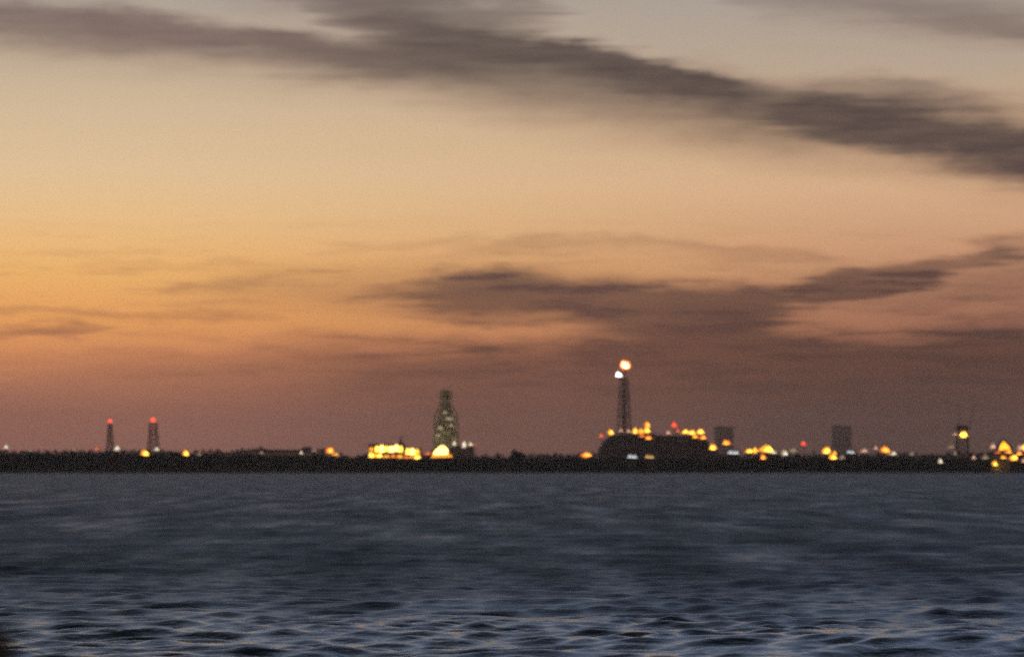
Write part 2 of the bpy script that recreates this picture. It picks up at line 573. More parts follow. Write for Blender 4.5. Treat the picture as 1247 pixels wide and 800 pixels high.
def treetop(px):
    for (x0, y0), (x1, y1) in zip(TOP, TOP[1:]):
        if x0 <= px <= x1:
            return y0 + (y1 - y0) * (px - x0) / (x1 - x0)
    return 556


def leaf_clumps(mb, c, rx, rz, n, size):
    for _ in range(n):
        while True:
            p = (rnd.uniform(-1, 1), rnd.uniform(-1, 1), rnd.uniform(-1, 1))
            q = p[0] ** 2 + p[1] ** 2 + p[2] ** 2
            if .12 < q < 1: break
        x, y, z = c[0] + p[0] * rx, c[1] + p[1] * rx, c[2] + p[2] * rz
        u = Vector((rnd.gauss(0, 1), rnd.gauss(0, 1), rnd.gauss(0, 1))).normalized()
        w = u.cross(Vector((rnd.gauss(0, 1), rnd.gauss(0, 1), rnd.gauss(0, 1)))).normalized()
        s = size * rnd.uniform(.6, 1.3)
        cc = Vector((x, y, z))
        mb.add([cc - u * s, cc + w * s * .7, cc + u * s, cc - w * s * .7], [(0, 1, 2, 3)])


wood = MB()
for row, (Y, k) in enumerate([(2508, .82), (2518, .92), (2530, 1.0), (2544, 1.0), (2562, .98)]):
    x = -620.0
    while x < 620:
        px = W / 2 + x / Y * F
        zt = P(px, treetop(px), Y).z
        h = (zt - 1.2) * k * rnd.choice([.93, .96, .98, 1.0, 1.0])
        rx = rnd.uniform(2.4, 4.0)
        z0 = 1.2
        cz = z0 + h * .56
        leaf_clumps(wood, (x, Y + rnd.uniform(-3, 3), cz), rx, h * .46, 46, 1.15)
        if rnd.random() < .7:
            leaf_clumps(wood, (x + rnd.uniform(-2, 2), Y - 4 + rnd.uniform(-2, 2), z0 + h * .2), 3.0, h * .26, 22, 1.1)
        wood.bar((x, Y, 1.0), (x + rnd.uniform(-.4, .4), Y, cz), .22, 5, .1)
        x += rnd.uniform(3.0, 5.2)
tag(wood.build('shore_woods', M['foliage']), 'dark belt of trees along the far shore', 'woods', kind='stuff')

far = MB()
for Y in (3500, 3540):
    x = -800.0
    while x < 800:
        px = W / 2 + x / Y * F
        base = 547.5 if px < 290 else 546.5 if px < 400 else 553 if px < 700 else 551
        zt = P(px, base + rnd.uniform(-1.5, 1.5), Y).z
        leaf_clumps(far, (x, Y, zt * .55), rnd.uniform(5, 9), zt * .45, 44, 2.2)
        x += rnd.uniform(6, 9)
tag(far.build('distant_woods', M['foliage']), 'faint far tree line behind the shore belt', 'woods', kind='stuff')

# ------------------------------------------------------------------ lamps
LAMPGROUP = 'lamps along the far shore'
HALO = {'yellow': 'h_amber', 'gold': 'h_amber', 'orange': 'h_ember', 'ember': 'h_brown', 'red': 'h_red', 'pale': 'h_pale', 'dim': 'h_dim', 'pink': 'h_pink'}


def lamp(px, py, colour, w, h, Y, label, base=None, name='lamp_post', cat='lamp'):
    """a mast with a bank of lamps; w, h = apparent size of its light in the photo"""
    p = P(px, py, Y)
    bz = (GZ if Y > 2560 else 1.2 if Y > 2498 else .6) if base is None else base
    root = empty(name, (p.x, p.y, bz), label, cat, LAMPGROUP)
    hz = p.z - bz
    ww, hh = S(w, Y) * (.92 if px < 860 else 1.12), S(h, Y) * (.90 if px < 860 else 1.0)
    pole = MB()
    pole.bar((0, .35, 0), (0, .35, hz + hh * .4), .28, 8, .16)
    pole.bar((-ww * .45, .35, hz), (ww * .45, .35, hz), .12)
    pole.box(-.5, .5, -.15, .85, -.3, .25)
    pole.build('pole', M['dark_steel'], root)
    head, glow, lens = MB(), MB(), MB()
    n = rnd.choice([5, 6, 7])
    peak = rnd.uniform(-.35, .25)
    ring = [(math.cos(2 * math.pi * (q + .5) / n + .3) * rnd.uniform(.6, 1.2), math.sin(2 * math.pi * (q + .5) / n + .3) * rnd.uniform(.6, 1.1)) for q in range(n)]
    ring = [((a + (peak if b > .3 else 0)) * ww * .5 * (1 - .35 * max(0, b)), hz + b * hh * .5) for a, b in ring]
    cx, cz = sum(a for a, b in ring) / n, sum(b for a, b in ring) / n
    head.extrude_xz([(cx + (a - cx) * 1.12, cz + (b - cz) * 1.12) for a, b in ring], .10, .34)
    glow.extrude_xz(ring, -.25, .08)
    ox, oz = rnd.uniform(-.10, .22) * ww, rnd.uniform(-.16, .08) * hh
    lens.extrude_xz([(cx + ox + (a - cx) * .62, cz + oz + (b - cz) * .62) for a, b in ring], -.55, -.27)
    hd = head.build('lamp_head', M['dark_steel'], root)
    glow.build('lamp_halo', L[HALO[colour]], hd)  # lens bloom around the lamp, built as a dim glowing plate
    lens.build('lens', L[colour], hd)
    return root


FR = 2486.0     # on the bank, before the trees
MID = 2640.0
BK = 2760.0

#        px   py  colour   w  h  Y   label
LAMPS = [
    (8, 544, 'pale', 8, 6, BK, 'pale white lamp above the trees, first one from the open west end of the shore'),
    (38, 547.5, 'dim', 6, 3, BK, 'very faint cream lamp just above the trees, well before the two red towers'),
    (90, 547.5, 'dim', 6, 4, BK, 'very faint cream lamp just above the trees, next before the slim red-topped mast'),
    (118, 545.5, 'ember', 7, 5, BK, 'dull reddish orange lamp at the foot of the slim red-topped mast'),
    (142, 546, 'pale', 9, 9, MID, 'pale yellow-white lamp between the two red-topped masts'),
    (176, 551.5, 'yellow', 10, 10, FR, 'bright yellow lamp in front of the trees below the thick red-topped mast'),
    (191, 547, 'pale', 8, 7, MID, 'pale cream lamp just beside the foot of the thick red-topped mast'),
    (227, 551.5, 'yellow', 10, 10, FR, 'bright pale yellow lamp standing alone before the trees, past both red-topped masts'),
    (243, 553, 'dim', 6, 4, FR, 'faint grey lamp low in the trees, next to the lone bright yellow lamp'),
    (319, 551, 'dim', 8, 5, FR, 'faint greenish lamp low in front of the long low shed'),
    (367, 551, 'pale', 7, 4, FR, 'small whitish lamp before the domed end of the long low shed'),
    (383, 548.5, 'dim', 7, 4, MID, 'faint yellowish lamp just past the domed end of the long low shed'),
    (401, 548, 'orange', 12, 11, MID, 'bright orange lamp alone between the long low shed and the blazing hall'),
    (408, 553, 'gold', 12, 3, FR, 'flat yellowish strip lamp under the lone bright orange lamp'),
    (519, 552, 'ember', 12, 5, MID, 'dull orange ground glow between the blazing hall and the bright gabled shed'),  # orange glow on the ground, built as a lamp head
    (565, 541, 'pale', 7, 12, MID, 'tall pale lamp, middle one over the dark block by the olive tower'),
    (554, 539.5, 'pale', 8, 7, MID, 'pale greenish lamp over the dark block, the one closest to the olive tower'),
    (572.5, 540, 'pale', 7, 6, MID, 'pale lamp over the dark block, far side from the olive tower'),
    (578.5, 541.5, 'ember', 4, 4, MID, 'tiny dull red lamp at the outer edge of the dark block by the olive tower'),
    (714, 554, 'orange', 14, 8, MID, 'wide orange lamp low before the sloping end of the concrete mound'),
    (733, 531, 'ember', 9, 6, 2700, 'dim orange lamp on the sloping shoulder of the concrete mound'),
    (743, 526.5, 'yellow', 9, 9, 2700, 'orange-yellow lamp at the top of the mound slope, before the tall beacon tower'),
    (756, 524, 'pink', 8, 5, 2690, 'dull pink lamp on the mound at the foot of the tall beacon tower'),
    (765, 524.5, 'pink', 6, 6, 2690, 'small dull pink lamp just past the foot of the tall beacon tower'),
    (773, 524, 'yellow', 8, 10, 2690, 'yellow lamp on the mound, first of the bright cluster past the beacon tower'),
    (780, 525, 'gold', 9, 8, 2700, 'deep yellow lamp in the middle of the bright mound cluster'),
    (787, 524.5, 'yellow', 9, 8, 2690, 'bright yellow lamp under the orange lamp of the mound cluster'),
    (788, 517.5, 'orange', 9, 11, 2700, 'tall orange lamp topping the bright cluster on the mound'),
    (781, 530.5, 'ember', 12, 6, 2680, 'dull orange lamp low on the mound face under the bright cluster'),
    (789.5, 533, 'orange', 10, 6, 2680, 'reddish orange lamp, lowest of the bright cluster on the mound'),
    (821.5, 517.5, 'red', 9, 9, 2700, 'red-orange lamp standing between the two bright clusters on the mound'),
    (815, 526.5, 'pink', 9, 6, 2690, 'pink-white lamp just under the red-orange lamp on the mound'),
    (825, 524, 'ember', 6, 7, 2695, 'dull red lamp right beside the red-orange lamp on the mound'),
    (834, 526, 'yellow', 10, 7, 2690, 'yellow lamp starting the bright row at the far end of the mound'),
    (843, 526.5, 'yellow', 12, 7, 2690, 'wide yellow lamp in the middle of the row at the far end of the mound'),
    (853.5, 525.5, 'yellow', 12, 8, 2690, 'bright yellow lamp ending the row at the far end of the mound'),
    (847, 531.5, 'gold', 10, 5, 2680, 'dim yellow lamp just under the row at the far end of the mound'),
    (855, 533, 'orange', 10, 6, 2680, 'orange lamp lowest under the row at the far end of the mound'),
    (868, 544.5, 'yellow', 10, 9, MID, 'orange-yellow lamp between the mound and the square block beside it'),
    (884, 539, 'orange', 11, 8, MID, 'orange lamp in front of the square block beside the mound'),
    (911.5, 549, 'yellow', 9, 6, MID, 'yellow lamp just before the widest yellow lamp between the two square blocks'),
    (919.5, 548.5, 'gold', 8, 8, MID, 'deep yellow lamp touching the widest yellow lamp between the two square blocks'),
    (933.5, 546.5, 'yellow', 18, 10, MID, 'widest bright yellow lamp, midway between the two square blocks'),
    (943, 551, 'pale', 9, 5, MID, 'greenish white lamp at the lower edge of the widest yellow lamp'),
    (928.5, 556.5, 'orange', 8, 7, FR, 'orange lamp low in the trees under the widest yellow lamp'),
    (955, 551, 'pale', 8, 8, MID, 'whitish cone-shaped lamp past the widest yellow lamp'),
    (966, 548.5, 'dim', 9, 8, MID, 'dull beige lamp next past the whitish cone-shaped lamp'),
    (979, 540, 'red', 8, 7, MID, 'small red lamp high above the trees between the two square blocks'),
    (1005.5, 548, 'yellow', 10, 9, MID, 'bright yellow lamp at the near foot of the lone square block'),
    (1013.5, 556, 'yellow', 9, 8, FR, 'bright yellow lamp low in the trees under the lone square block'),
    (1016, 552, 'orange', 7, 6, FR + 3, 'dull orange lamp just above the low yellow lamp under the lone square block'),
    (1025, 557, 'dim', 8, 7, FR, 'dull olive-yellow lamp low under the lone square block'),
    (1051, 549, 'pink', 10, 6, MID, 'dull pinkish cone-shaped lamp past the lone square block'),
    (1066, 545, 'pink', 5, 5, MID, 'small pink lamp before the orange-yellow lamp beyond the lone square block'),
    (1078, 548, 'orange', 11, 9, MID, 'orange-yellow lamp midway between the lone square block and the mast with a platform'),
    (1087, 552.5, 'pale', 9, 5, MID, 'greenish white lamp at the lower edge of that midway orange-yellow lamp'),
    (1145, 561, 'pale', 6, 8, FR, 'small pale lamp low in the trees before the mast with a platform'),
    (1158, 544, 'dim', 9, 4, MID, 'faint beige strip lamp beside the mast with a platform'),
    (1163, 552, 'dim', 4, 6, MID, 'faint brown upright lamp at the foot of the mast with a platform'),
    (1186, 557, 'pink', 6, 6, FR, 'small pink-white lamp low in the trees past the mast with a platform'),
    (1208.5, 543.5, 'pink', 8, 9, 2630, 'pink-orange lamp on the near corner of the yellow gabled house'),
    (1241, 545, 'pink', 8, 9, MID, 'pink-orange lamp beyond the yellow gabled house'),
    (1247, 545, 'yellow', 8, 8, MID, 'yellow lamp beyond the pink-orange one, last of the shore'),
    (1235, 557.5, 'yellow', 10, 9, FR, 'bright yellow lamp low at the far corner of the yellow gabled house'),
    (1211.5, 564, 'yellow', 7, 8, FR, 'bright pale yellow lamp lowest of all, on the bank under the yellow gabled house'),
    (1228, 550, 'orange', 10, 5, 2628, 'orange strip lamp under the eaves of the yellow gabled house'),
    (1214, 550.5, 'ember', 9, 4, 2628, 'dull reddish strip lamp under the near eaves of the yellow gabled house'),
    (1199, 557, 'dim', 10, 6, FR, 'dim brownish lamp in the trees just before the low olive wall'),
    (1241, 552, 'orange', 8, 6, FR + 4, 'reddish orange lamp just above the bright lamp at the far corner of the gabled house'),
    (1222, 557, 'gold', 8, 4, FR - 1, 'dull golden strip lamp before the low olive wall'),
    (1110, 553, 'dim', 7, 4, FR + 4, 'faint lamp in the treetops between the orange-yellow lamp and the mast with a platform'),
    (1247, 560.5, 'pink', 7, 6, FR, 'dull pink lamp low in the trees at the last end of the shore'),
]
MOUND_LAMPS = {733, 743, 756, 765, 773, 780, 787, 788, 781, 789.5, 821.5, 815, 825, 834, 843, 853.5, 847, 855}

# ------------------------------------------------------------------ raised concrete mound
MY0, MY1 = 2670.0, 2760.0


def X_(px, Y=MY0): return P(px, 500, Y).x
def Z_(py, Y=MY0): return P(600, py, Y).z


def mound_top(px):
    pts = [(729, 553), (734, 542), (741, 533), (747, 529.4), (756, 528.3), (797, 528), (801, 530), (852, 530.5), (860, 534), (866, 546), (872, 550), (880, 556)]
    for (a, b), (c, d) in zip(pts, pts[1:]):
        if a <= px <= c:
            return b + (d - b) * (px - a) / (c - a)
    return 556


root = empty('concrete_mound', (X_(800), 2715, GZ), 'broad dark concrete mound with sloping ends carrying rows of lamps', 'platform')
pts = [(729, 553), (734, 542), (741, 533), (747, 529.4), (756, 528.3), (797, 528), (801, 530), (852, 530.5), (860, 534), (866, 546), (872, 550), (880, 556)]
poly = [(X_(728) - X_(800), -1.0)] + [(X_(a) - X_(800), Z_(b) - GZ) for a, b in pts] + [(X_(884) - X_(800), -1.0)]
MB().extrude_xz(poly[::-1], MY0 - 2715, MY1 - 2715).build('wall', M['dark_concrete'], root)
bt = MB()
for a in (748, 764, 780, 796, 812, 828, 844, 858):
    x = X_(a) - X_(800)
    zt = Z_(mound_top(a)) - GZ
    bt.extrude_xz([(x - .9, -1.0), (x + .9, -1.0), (x + .7, zt - 2.0), (x - .7, zt - 2.0)], MY0 - 2715 - 1.6, MY0 - 2715 - .003)
bt.build('buttress', M['dark_concrete'], root)
rl = MB()
last = None
for a in range(750, 858, 4):
    x, z = X_(a) - X_(800), Z_(mound_top(a)) - GZ
    rl.bar((x, MY0 - 2714, z - .05), (x, MY0 - 2714, z + 1.2), .06)
    if last:
        rl.bar((last[0], MY0 - 2714, last[1] + 1.2), (x, MY0 - 2714, z + 1.2), .06)
    last = (x, z)
rl.build('railing', M['dark_steel'], root)
for a, w in ((806, 3.2), (836, 4.0)):
    x = X_(a) - X_(800)
    MB().box(x - w, x + w, MY0 - 2715 - .12, MY0 - 2715 + .4, 9, 13).build('door', M['dark_steel'], root)

for (px, py, c, w, h, Y, lab) in LAMPS:
    base = None
    if px in MOUND_LAMPS and 2660 < Y < 2720:
        if Y < MY0 + 12 and Y <= 2680:
            Y = MY0 - 2.2
            base = GZ
        else:
            base = P(px, mound_top(px), MY0).z - .05
            if P(px, py, Y).z < base + 1.2:
                base = P(px, py, Y).z - 1.2
    lamp(px, py, c, w, h, Y, lab, base)


# ------------------------------------------------------------------ lattice towers
def lattice(mb, h, w0, w1, levels, r, brace=None, pw=1.0):
    """square lattice: legs, rings and cross braces"""
    brace = brace or r * .6
    def hw(z):
        return (w1 + (w0 - w1) * (1 - z / h) ** pw) / 2
    zs = [h * i / levels for i in range(levels + 1)]
    for i, z in enumerate(zs):
        a = hw(z)
        c = [(-a, -a, z), (a, -a, z), (a, a, z), (-a, a, z)]
        for k in range(4):
            mb.bar(c[k], c[(k + 1) % 4], brace)
        if i < levels:
            b = hw(zs[i + 1])
            d = [(-b, -b, zs[i + 1]), (b, -b, zs[i + 1]), (b, b, zs[i + 1]), (-b, b, zs[i + 1])]
            for k in range(4):
                mb.bar(c[k], d[k], r)
                mb.bar(c[k], d[(k + 1) % 4], brace)
                mb.bar(c[(k + 1) % 4], d[k], brace)


def disc(mb, x, y, z, rx, rz, dep=.5, n=10):
    mb.extrude_xz([(x + rx * math.cos(2 * math.pi * k / n), z + rz * math.sin(2 * math.pi * k / n)) for k in range(n)], y - dep, y)


def red_mast(px, ptop, Y, w0, w1, label, rlamp, r):
    p = P(px, ptop, Y)
    root = empty('lattice_mast', (p.x, Y, GZ), label, 'mast', 'red-topped lattice masts on the shore')
    root.rotation_euler = (0, 0, math.radians(rnd.uniform(8, 30)))
    h = p.z - GZ - 1.5
    f = MB(); lattice(f, h, w0, w1, 10, r, r * .6, 1.7)
    fr = f.build('frame', M['dark_steel'], root)
    MB().box(-w0 * .7, w0 * .7, -w0 * .7, w0 * .7, -.5, .4).build('footing', M['concrete'], root)
    pl = MB().lathe([(w1 * .8, h + .004), (w1 * .8, h + .35)], n=12)
    for k in range(8):
        t = 2 * math.pi * k / 8
        pl.bar((w1 * .78 * math.cos(t), w1 * .78 * math.sin(t), h + .35), (w1 * .78 * math.cos(t), w1 * .78 * math.sin(t), h + 1.4), .06)
    pl.build('platform', M['dark_steel'], root)
    MB().bar((0, 0, h + .36), (0, 0, h + 1.2), .3, 8).build('lamp_bracket', M['dark_steel'], root)
    b = MB(); b.blob((0, 0, h + 1.2 + rlamp), rlamp, rlamp, rlamp * .95, .18)
    b.build('beacon', L['red'], root)
    dish = MB()
    for z in (h * .55, h * .72):
        dish.lathe([(1.1, z), (1.2, z + .4), (1.1, z + .8)], w1 * .9, 0, 12)
        dish.bar((w1 * .3, 0, z + .4), (w1 * .9, 0, z + .4), .15)
    dish.build('antenna_drum', M['steel'], root)
    return root


red_mast(134, 514.5, 2900, 8.0, 2.6, 'slim dark lattice mast with a small round red lamp on top', 1.4, .28)
red_mast(186.5, 513.5, 2900, 12.0, 5.0, 'thicker dark lattice mast with a larger red lamp on top', 1.8, .30)

# tall beacon tower on the mound
Y = 2715.0
p = P(760, 527, Y)
root = empty('beacon_tower', (p.x, Y, p.z - .3), 'tall slender steel tower on the concrete mound with blazing orange and white lamps on top', 'tower')
h = P(760, 461, Y).z - p.z
f = MB(); lattice(f, h, 10.8, 5.8, 13, .34, .22, 1.0)
f.build('frame', M['steel'], root)
MB().lathe([(1.5, .1), (1.3, h * .6), (1.1, h - .2)], n=16).build('flue', M['steel'], root)
ld = MB()
for s in (-.35, .35):
    ld.bar((s + 3.2, -4.4, .1), (s + 2.2, -3.2, h), .08)
for k in range(46):
    t = k / 46
    ld.bar((2.85 - t, -4.4 + 1.2 * t, h * t + .4), (3.55 - t, -4.4 + 1.2 * t, h * t + .4), .05)
ld.build('ladder', M['dark_steel'], root)
for z in (h * .33, h * .66):
    pl = MB().box(-4.6, 4.6, -4.6, 4.6, z, z + .3)
    for s in (-4.5, 4.5):
        pl.bar((s, -4.5, z + 1.3), (s, 4.5, z + 1.3), .06)
        pl.bar((-4.5, s, z + 1.3), (4.5, s, z + 1.3), .06)
    pl.build('platform', M['dark_steel'], root)
tp = MB().box(-4.0, 4.0, -4.0, 4.0, h + .004, h + .4)
for s in (-3.9, 3.9):
    tp.bar((s, -3.9, h + 1.5), (s, 3.9, h + 1.5), .07)
    tp.bar((-3.9, s, h + 1.5), (3.9, s, h + 1.5), .07)
tp.build('platform', M['dark_steel'], root)
zb = P(761, 444.5, Y).z - root.location.z
xb = P(761, 444, Y).x - p.x
br = MB().bar((0, 0, h + .4), (xb, 0, zb - 3.6), .7, 8, .5)
bk = br.build('lamp_bracket', M['dark_steel'], root)
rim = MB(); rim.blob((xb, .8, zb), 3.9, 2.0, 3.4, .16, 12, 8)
rim.build('beacon_halo', emit('beacon_halo_amber', (1, .17, .02), 1.8), root)  # amber glare around the beacon, modelled as a glowing rim
b = MB(); b.blob((xb + .5, -1.0, zb - .4), 2.6, 1.6, 1.9, .2, 12, 8); b.blob((xb - 1.2, -1.1, zb + .8), 1.2, 1.2, 1.4, .15)
b.build('beacon', emit('beacon_flame_yellow', (1, .70, .28), 5), root)
zw, xw = P(753, 456.5, Y).z - root.location.z, P(753.2, 456, Y).x - p.x
MB().bar((-3, -1, h + .2), (xw + .6, -1, zw - .2), .3, 6).bar((-2.8, -1, h - 2), (xw + .6, -1, zw - .6), .2, 6).build('lamp_bracket', M['dark_steel'], root)
b = MB(); b.blob((xw + .3, -1.2, zw - .2), 2.2, 1.4, 1.3, .15, 12, 8); b.blob((xw - .6, -1.2, zw + .9), 1.1, 1.0, 1.1, .1)
b.build('floodlight', emit('floodlight_white', (1, .95, .92), 4), root)

# olive process tower, bottle outlined
Y = 2780.0
p = P(543, 556, Y)
root = empty('process_tower', (p.x, Y, GZ), 'bottle-shaped olive steel tower with a narrow neck and dim deck lights', 'tower')
def zz(py): return P(543, py, Y).z - GZ
zsh, znk, ztop = zz(507), zz(494), zz(476)
wb, wn = 17.5, 8.6
f = MB()
lattice(f, zsh, 18.4, wb, 8, .45, .28)
f.build('frame', M['green_steel'], root)
for k in range(8):
    za, zb_ = zsh * k / 8 + .6, zsh * (k + 1) / 8 - .2
    for a, b in ((-8.4, -4.6), (-4.3, -.3), (.1, 3.9), (4.3, 8.4)):
        if rnd.random() < .62:
            MB().box(a, b, -wb / 2 - .62 - .05 * (k % 3), -wb / 2 - .5 - .05 * (k % 3), za + rnd.uniform(0, 1.2), zb_ - rnd.uniform(0, .8)).build('panel', M['green_steel'], root)
nk = MB()
lev = [(zsh, wb / 2), ((zsh + znk) / 2, wb * .40), (znk, wn / 2), (ztop, wn / 2 - .4)]
for (za, a), (zb_, b_) in zip(lev, lev[1:]):
    ca = [(-a, -a, za), (a, -a, za), (a, a, za), (-a, a, za)]
    cb = [(-b_, -b_, zb_), (b_, -b_, zb_), (b_, b_, zb_), (-b_, b_, zb_)]
    for k in range(4):
        nk.bar(ca[k], cb[k], .42); nk.bar(ca[k], cb[(k + 1) % 4], .26); nk.bar(ca[(k + 1) % 4], cb[k], .26); nk.bar(cb[k], cb[(k + 1) % 4], .26)
nk.build('neck_frame', M['green_steel'], root)
vs_ = MB().lathe([(6.2, .1), (6.2, zsh - 1), (5.0, zsh + 2.5), (2.9, znk), (2.9, ztop - 2), (1.5, ztop)], n=24)
vs_.build('vessel', M['green_steel'], root)
for sx, sy, r, hh in ((-6.6, -5.6, 1.4, zsh * .85), (6.4, -5.8, 1.8, zsh * .7), (5.2, -6.6, .8, zsh * .98), (-3.0, -7.2, .7, zsh * .9)):
    MB().lathe([(r, .1), (r, hh), (r * .4, hh + r)], sx, sy, 12).build('pipe', M['green_steel'], root)
for i in range(1, 8):
    z = zsh * i / 8
    w_ = wb / 2 + .9
    pl = MB().box(-w_, w_, -w_, w_, z + .3, z + .55)
    for s in (-w_, w_):
        pl.bar((s, -w_, z + 1.6), (s, w_, z + 1.6), .07)
        pl.bar((-w_, s, z + 1.6), (w_, s, z + 1.6), .07)
    pl.build('deck', M['green_steel'], root)
for z in (znk, (znk + ztop) / 2, ztop):
    MB().box(-wn / 2 - .6, wn / 2 + .6, -wn / 2 - .6, wn / 2 + .6, z + .3, z + .55).build('deck', M['green_steel'], root)
MB().bar((1.5, 0, ztop + .5), (6.0, 0, ztop + 6.5), .18, 6).bar((-1, 0, ztop + .5), (-1, 0, ztop + 2.0), .15, 6).build('jib', M['steel'], root)
for px, py, w_, h_ in ((547.5, 510, 8, 2.4), (542, 502.5, 4, 2.4), (536.5, 521, 5, 3), (550, 518, 3, 3), (534, 530, 5, 2)):
    q = P(px, py, Y)
    x, z = q.x - p.x, q.z - GZ
    MB().box(x - S(w_, Y) / 2, x + S(w_, Y) / 2, -wb / 2 - 1.5, -wb / 2 - 1.1, z - S(h_, Y) / 2, z + S(h_, Y) / 2).build('deck_light', L['dim'], root)

# ------------------------------------------------------------------ buildings
def spot_light(parent, loc, target, power, col, size=1.5, ang=80):
    l = bpy.data.lights.new('floodlight', 'SPOT')
    l.energy = power; l.color = col; l.shadow_soft_size = size
    l.spot_size = math.radians(ang); l.spot_blend = .6
    o = bpy.data.objects.new('floodlight', l)
    COL.objects.link(o)
    o.parent = parent
    o.location = loc
    o.rotation_euler = (Vector(target) - Vector(loc)).to_track_quat('-Z', 'Y').to_euler()
    return o


# blazing hall
Y = 2650.0
p = P(480, 558, Y)
root = empty('lit_hall', (p.x, Y, GZ), 'blazing hall with a row of white-hot windows over an orange lit base', 'building')
def lx(px): return P(px, 550, Y).x - p.x
def lz(py): return P(480, py, Y).z - GZ
x0, x1 = lx(449), lx(513)
MB().box(x0, lx(492.6), 0, 16, -.4, lz(541.2)).box(lx(492.7), x1, .5, 14, -.4, lz(546)).build('wall', M['plaster'], root)
MB().box(x0 - .6, lx(493), -.9, 16.6, lz(541.1), lz(540.3)).box(lx(493.2), x1 + .5, -.4, 14.5, lz(545.9), lz(545.2)).build('roof', M['roof'], root)
for a, b, t, bt_, c in ((457, 461.4, 543.6, 550, 'yellow'), (462.4, 467.4, 542.4, 550.8, 'hot'), (468.6, 472.6, 543.6, 549.4, 'yellow'), (473.6, 479.4, 543.6, 550.4, 'hot'), (480.4, 485.2, 541.8, 549.4, 'hot'), (486, 490, 543.6, 550.2, 'yellow'),
                     (494.4, 498.6, 546.4, 553, 'yellow'), (499.6, 504.8, 546.2, 553.5, 'hot'), (506, 510, 547, 553.2, 'gold'),
                     (450, 454.6, 545, 549, 'glow'), (449.8, 454.4, 551.5, 556.5, 'yellow'), (455.6, 459, 552.4, 556.4, 'gold'), (460, 465, 553, 556.5, 'yellow'), (468, 474, 554.2, 557, 'glow'), (477, 481, 553.6, 556.8, 'ember'), (484, 490, 554, 557.4, 'glow'), (492, 497, 555.4, 558, 'ember'), (499, 503, 555, 558.4, 'glow'), (505, 511.4, 555, 559.4, 'yellow')):  # lower row: orange light on the ground, put into glowing panels
    yy = -.06 if a < 492 else .44
    MB().box(lx(a), lx(b), yy - .16, yy, lz(bt_), lz(t)).build('window', L[c], root)
MB().box(lx(452), lx(490), -5, -.02, lz(552.5), lz(552)).build('canopy', M['roof'], root)
mm = MB().bar((lx(488), 3, lz(540.2)), (lx(488), 3, lz(529)), .3, 6).bar((lx(485), 3, lz(535)), (lx(491), 3, lz(535)), .25).bar((lx(486), 3, lz(532)), (lx(490), 3, lz(532)), .2)
mm.box(lx(485.6), lx(490), 2, 5, lz(540.2), lz(537)).build('rooftop_mast', M['dark_steel'], root)

# floodlit gabled shed
p2 = P(536, 556, Y)
root2 = empty('gabled_shed', (p2.x, Y, GZ), 'small gabled shed glaring white-yellow under the olive tower', 'building')
def lx2(px): return P(px, 550, Y).x - p2.x
g = MB().extrude_xz([(lx2(524), -.4), (lx2(551), -.4), (lx2(551), lz(552)), (lx2(545), lz(544.5)), (lx2(540), lz(541.2)), (lx2(534), lz(543)), (lx2(526), lz(550))], 0, 12)
g.build('wall', M['plaster'], root2)
rf = MB()
pr = [(523, 551), (526, 549.4), (534, 542.3), (540, 540.4), (545.4, 543.8), (552, 552)]
for (a, b), (c, d) in zip(pr, pr[1:]):
    rf.extrude_xz([(lx2(a), lz(b) - .02), (lx2(c), lz(d) - .02), (lx2(c), lz(d) + .35), (lx2(a), lz(b) + .35)], -.8, 12.5)
rf.build('roof', M['roof'], root2)
MB().extrude_xz([(lx2(528), lz(554)), (lx2(545.4), lz(553)), (lx2(545.6), lz(547.6)), (lx2(541.6), lz(543)), (lx2(537), lz(542.6)), (lx2(533), lz(545.6)), (lx2(528), lz(550.4))], -.25, -.05).build('door', L['hot'], root2)
MB().extrude_xz([(lx2(525), lz(557.2)), (lx2(550.6), lz(556.4)), (lx2(550.2), lz(553.6)), (lx2(525.4), lz(554.8))], -.25, -.05).build('window', L['glow'], root2)
# light thrown up on the olive tower by the shed's floodlights
tw = P(543, 515, 2780)
for dx, pw in ((-14, 50000), (12, 40000)):
    spot_light(root2, (dx, 60, 16), (tw.x - p2.x, 130, tw.z - GZ), pw, (1, .86, .50), 2, 60)
for dx, pw in ((-18, 2600), (0, 2200), (16, 2600)):
    spot_light(root, (dx, -14, 11), (dx, 2, 4), pw, (1, .55, .16), 1, 110)

# dark block with pale lamps by the tower
def block(px0, px1, ptop, Y, label, name='square_block', dep=16, mname='cladding', cat='building', rel=None, windows=True):
    p = P((px0 + px1) / 2, 550, Y)
    root = empty(name, (p.x, Y, GZ), label, cat)
    w = S(px1 - px0, Y) / 2
    h = P(600, ptop, Y).z - GZ
    MB().box(-w, w, 0, dep, -.4, h).build('wall', M[mname], root)
    r = MB().box(-w - .25, w + .25, -.25, dep + .25, h + .004, h + .5)
    r.box(-w * .55, -w * .1, dep * .3, dep * .6, h + .504, h + 1.6)
    r.bar((w * .4, dep * .5, h + .5), (w * .4, dep * .5, h + 2.4), .15, 6)
    r.build('roof', M['roof'], root)
    if windows:
        for k in range(3):
            x = -w + w * 2 * (k + .5) / 3
            MB().box(x - w * .16, x + w * .16, -.1, -.004, h * .55, h * .55 + 1.8).build('window', M['dark_steel'], root)
    MB().box(-1.4, 1.4, -.12, -.004, 0, 3.2).build('door', M['dark_steel'], root)
    lv = MB()
    for k in range(1, 5):
        lv.box(-w - .06, w + .06, -.08, -.003, h * k / 5 - .12 + .05, h * k / 5 + .12 + .05)
    lv.build('wall_rib', M[mname], root)
    return root


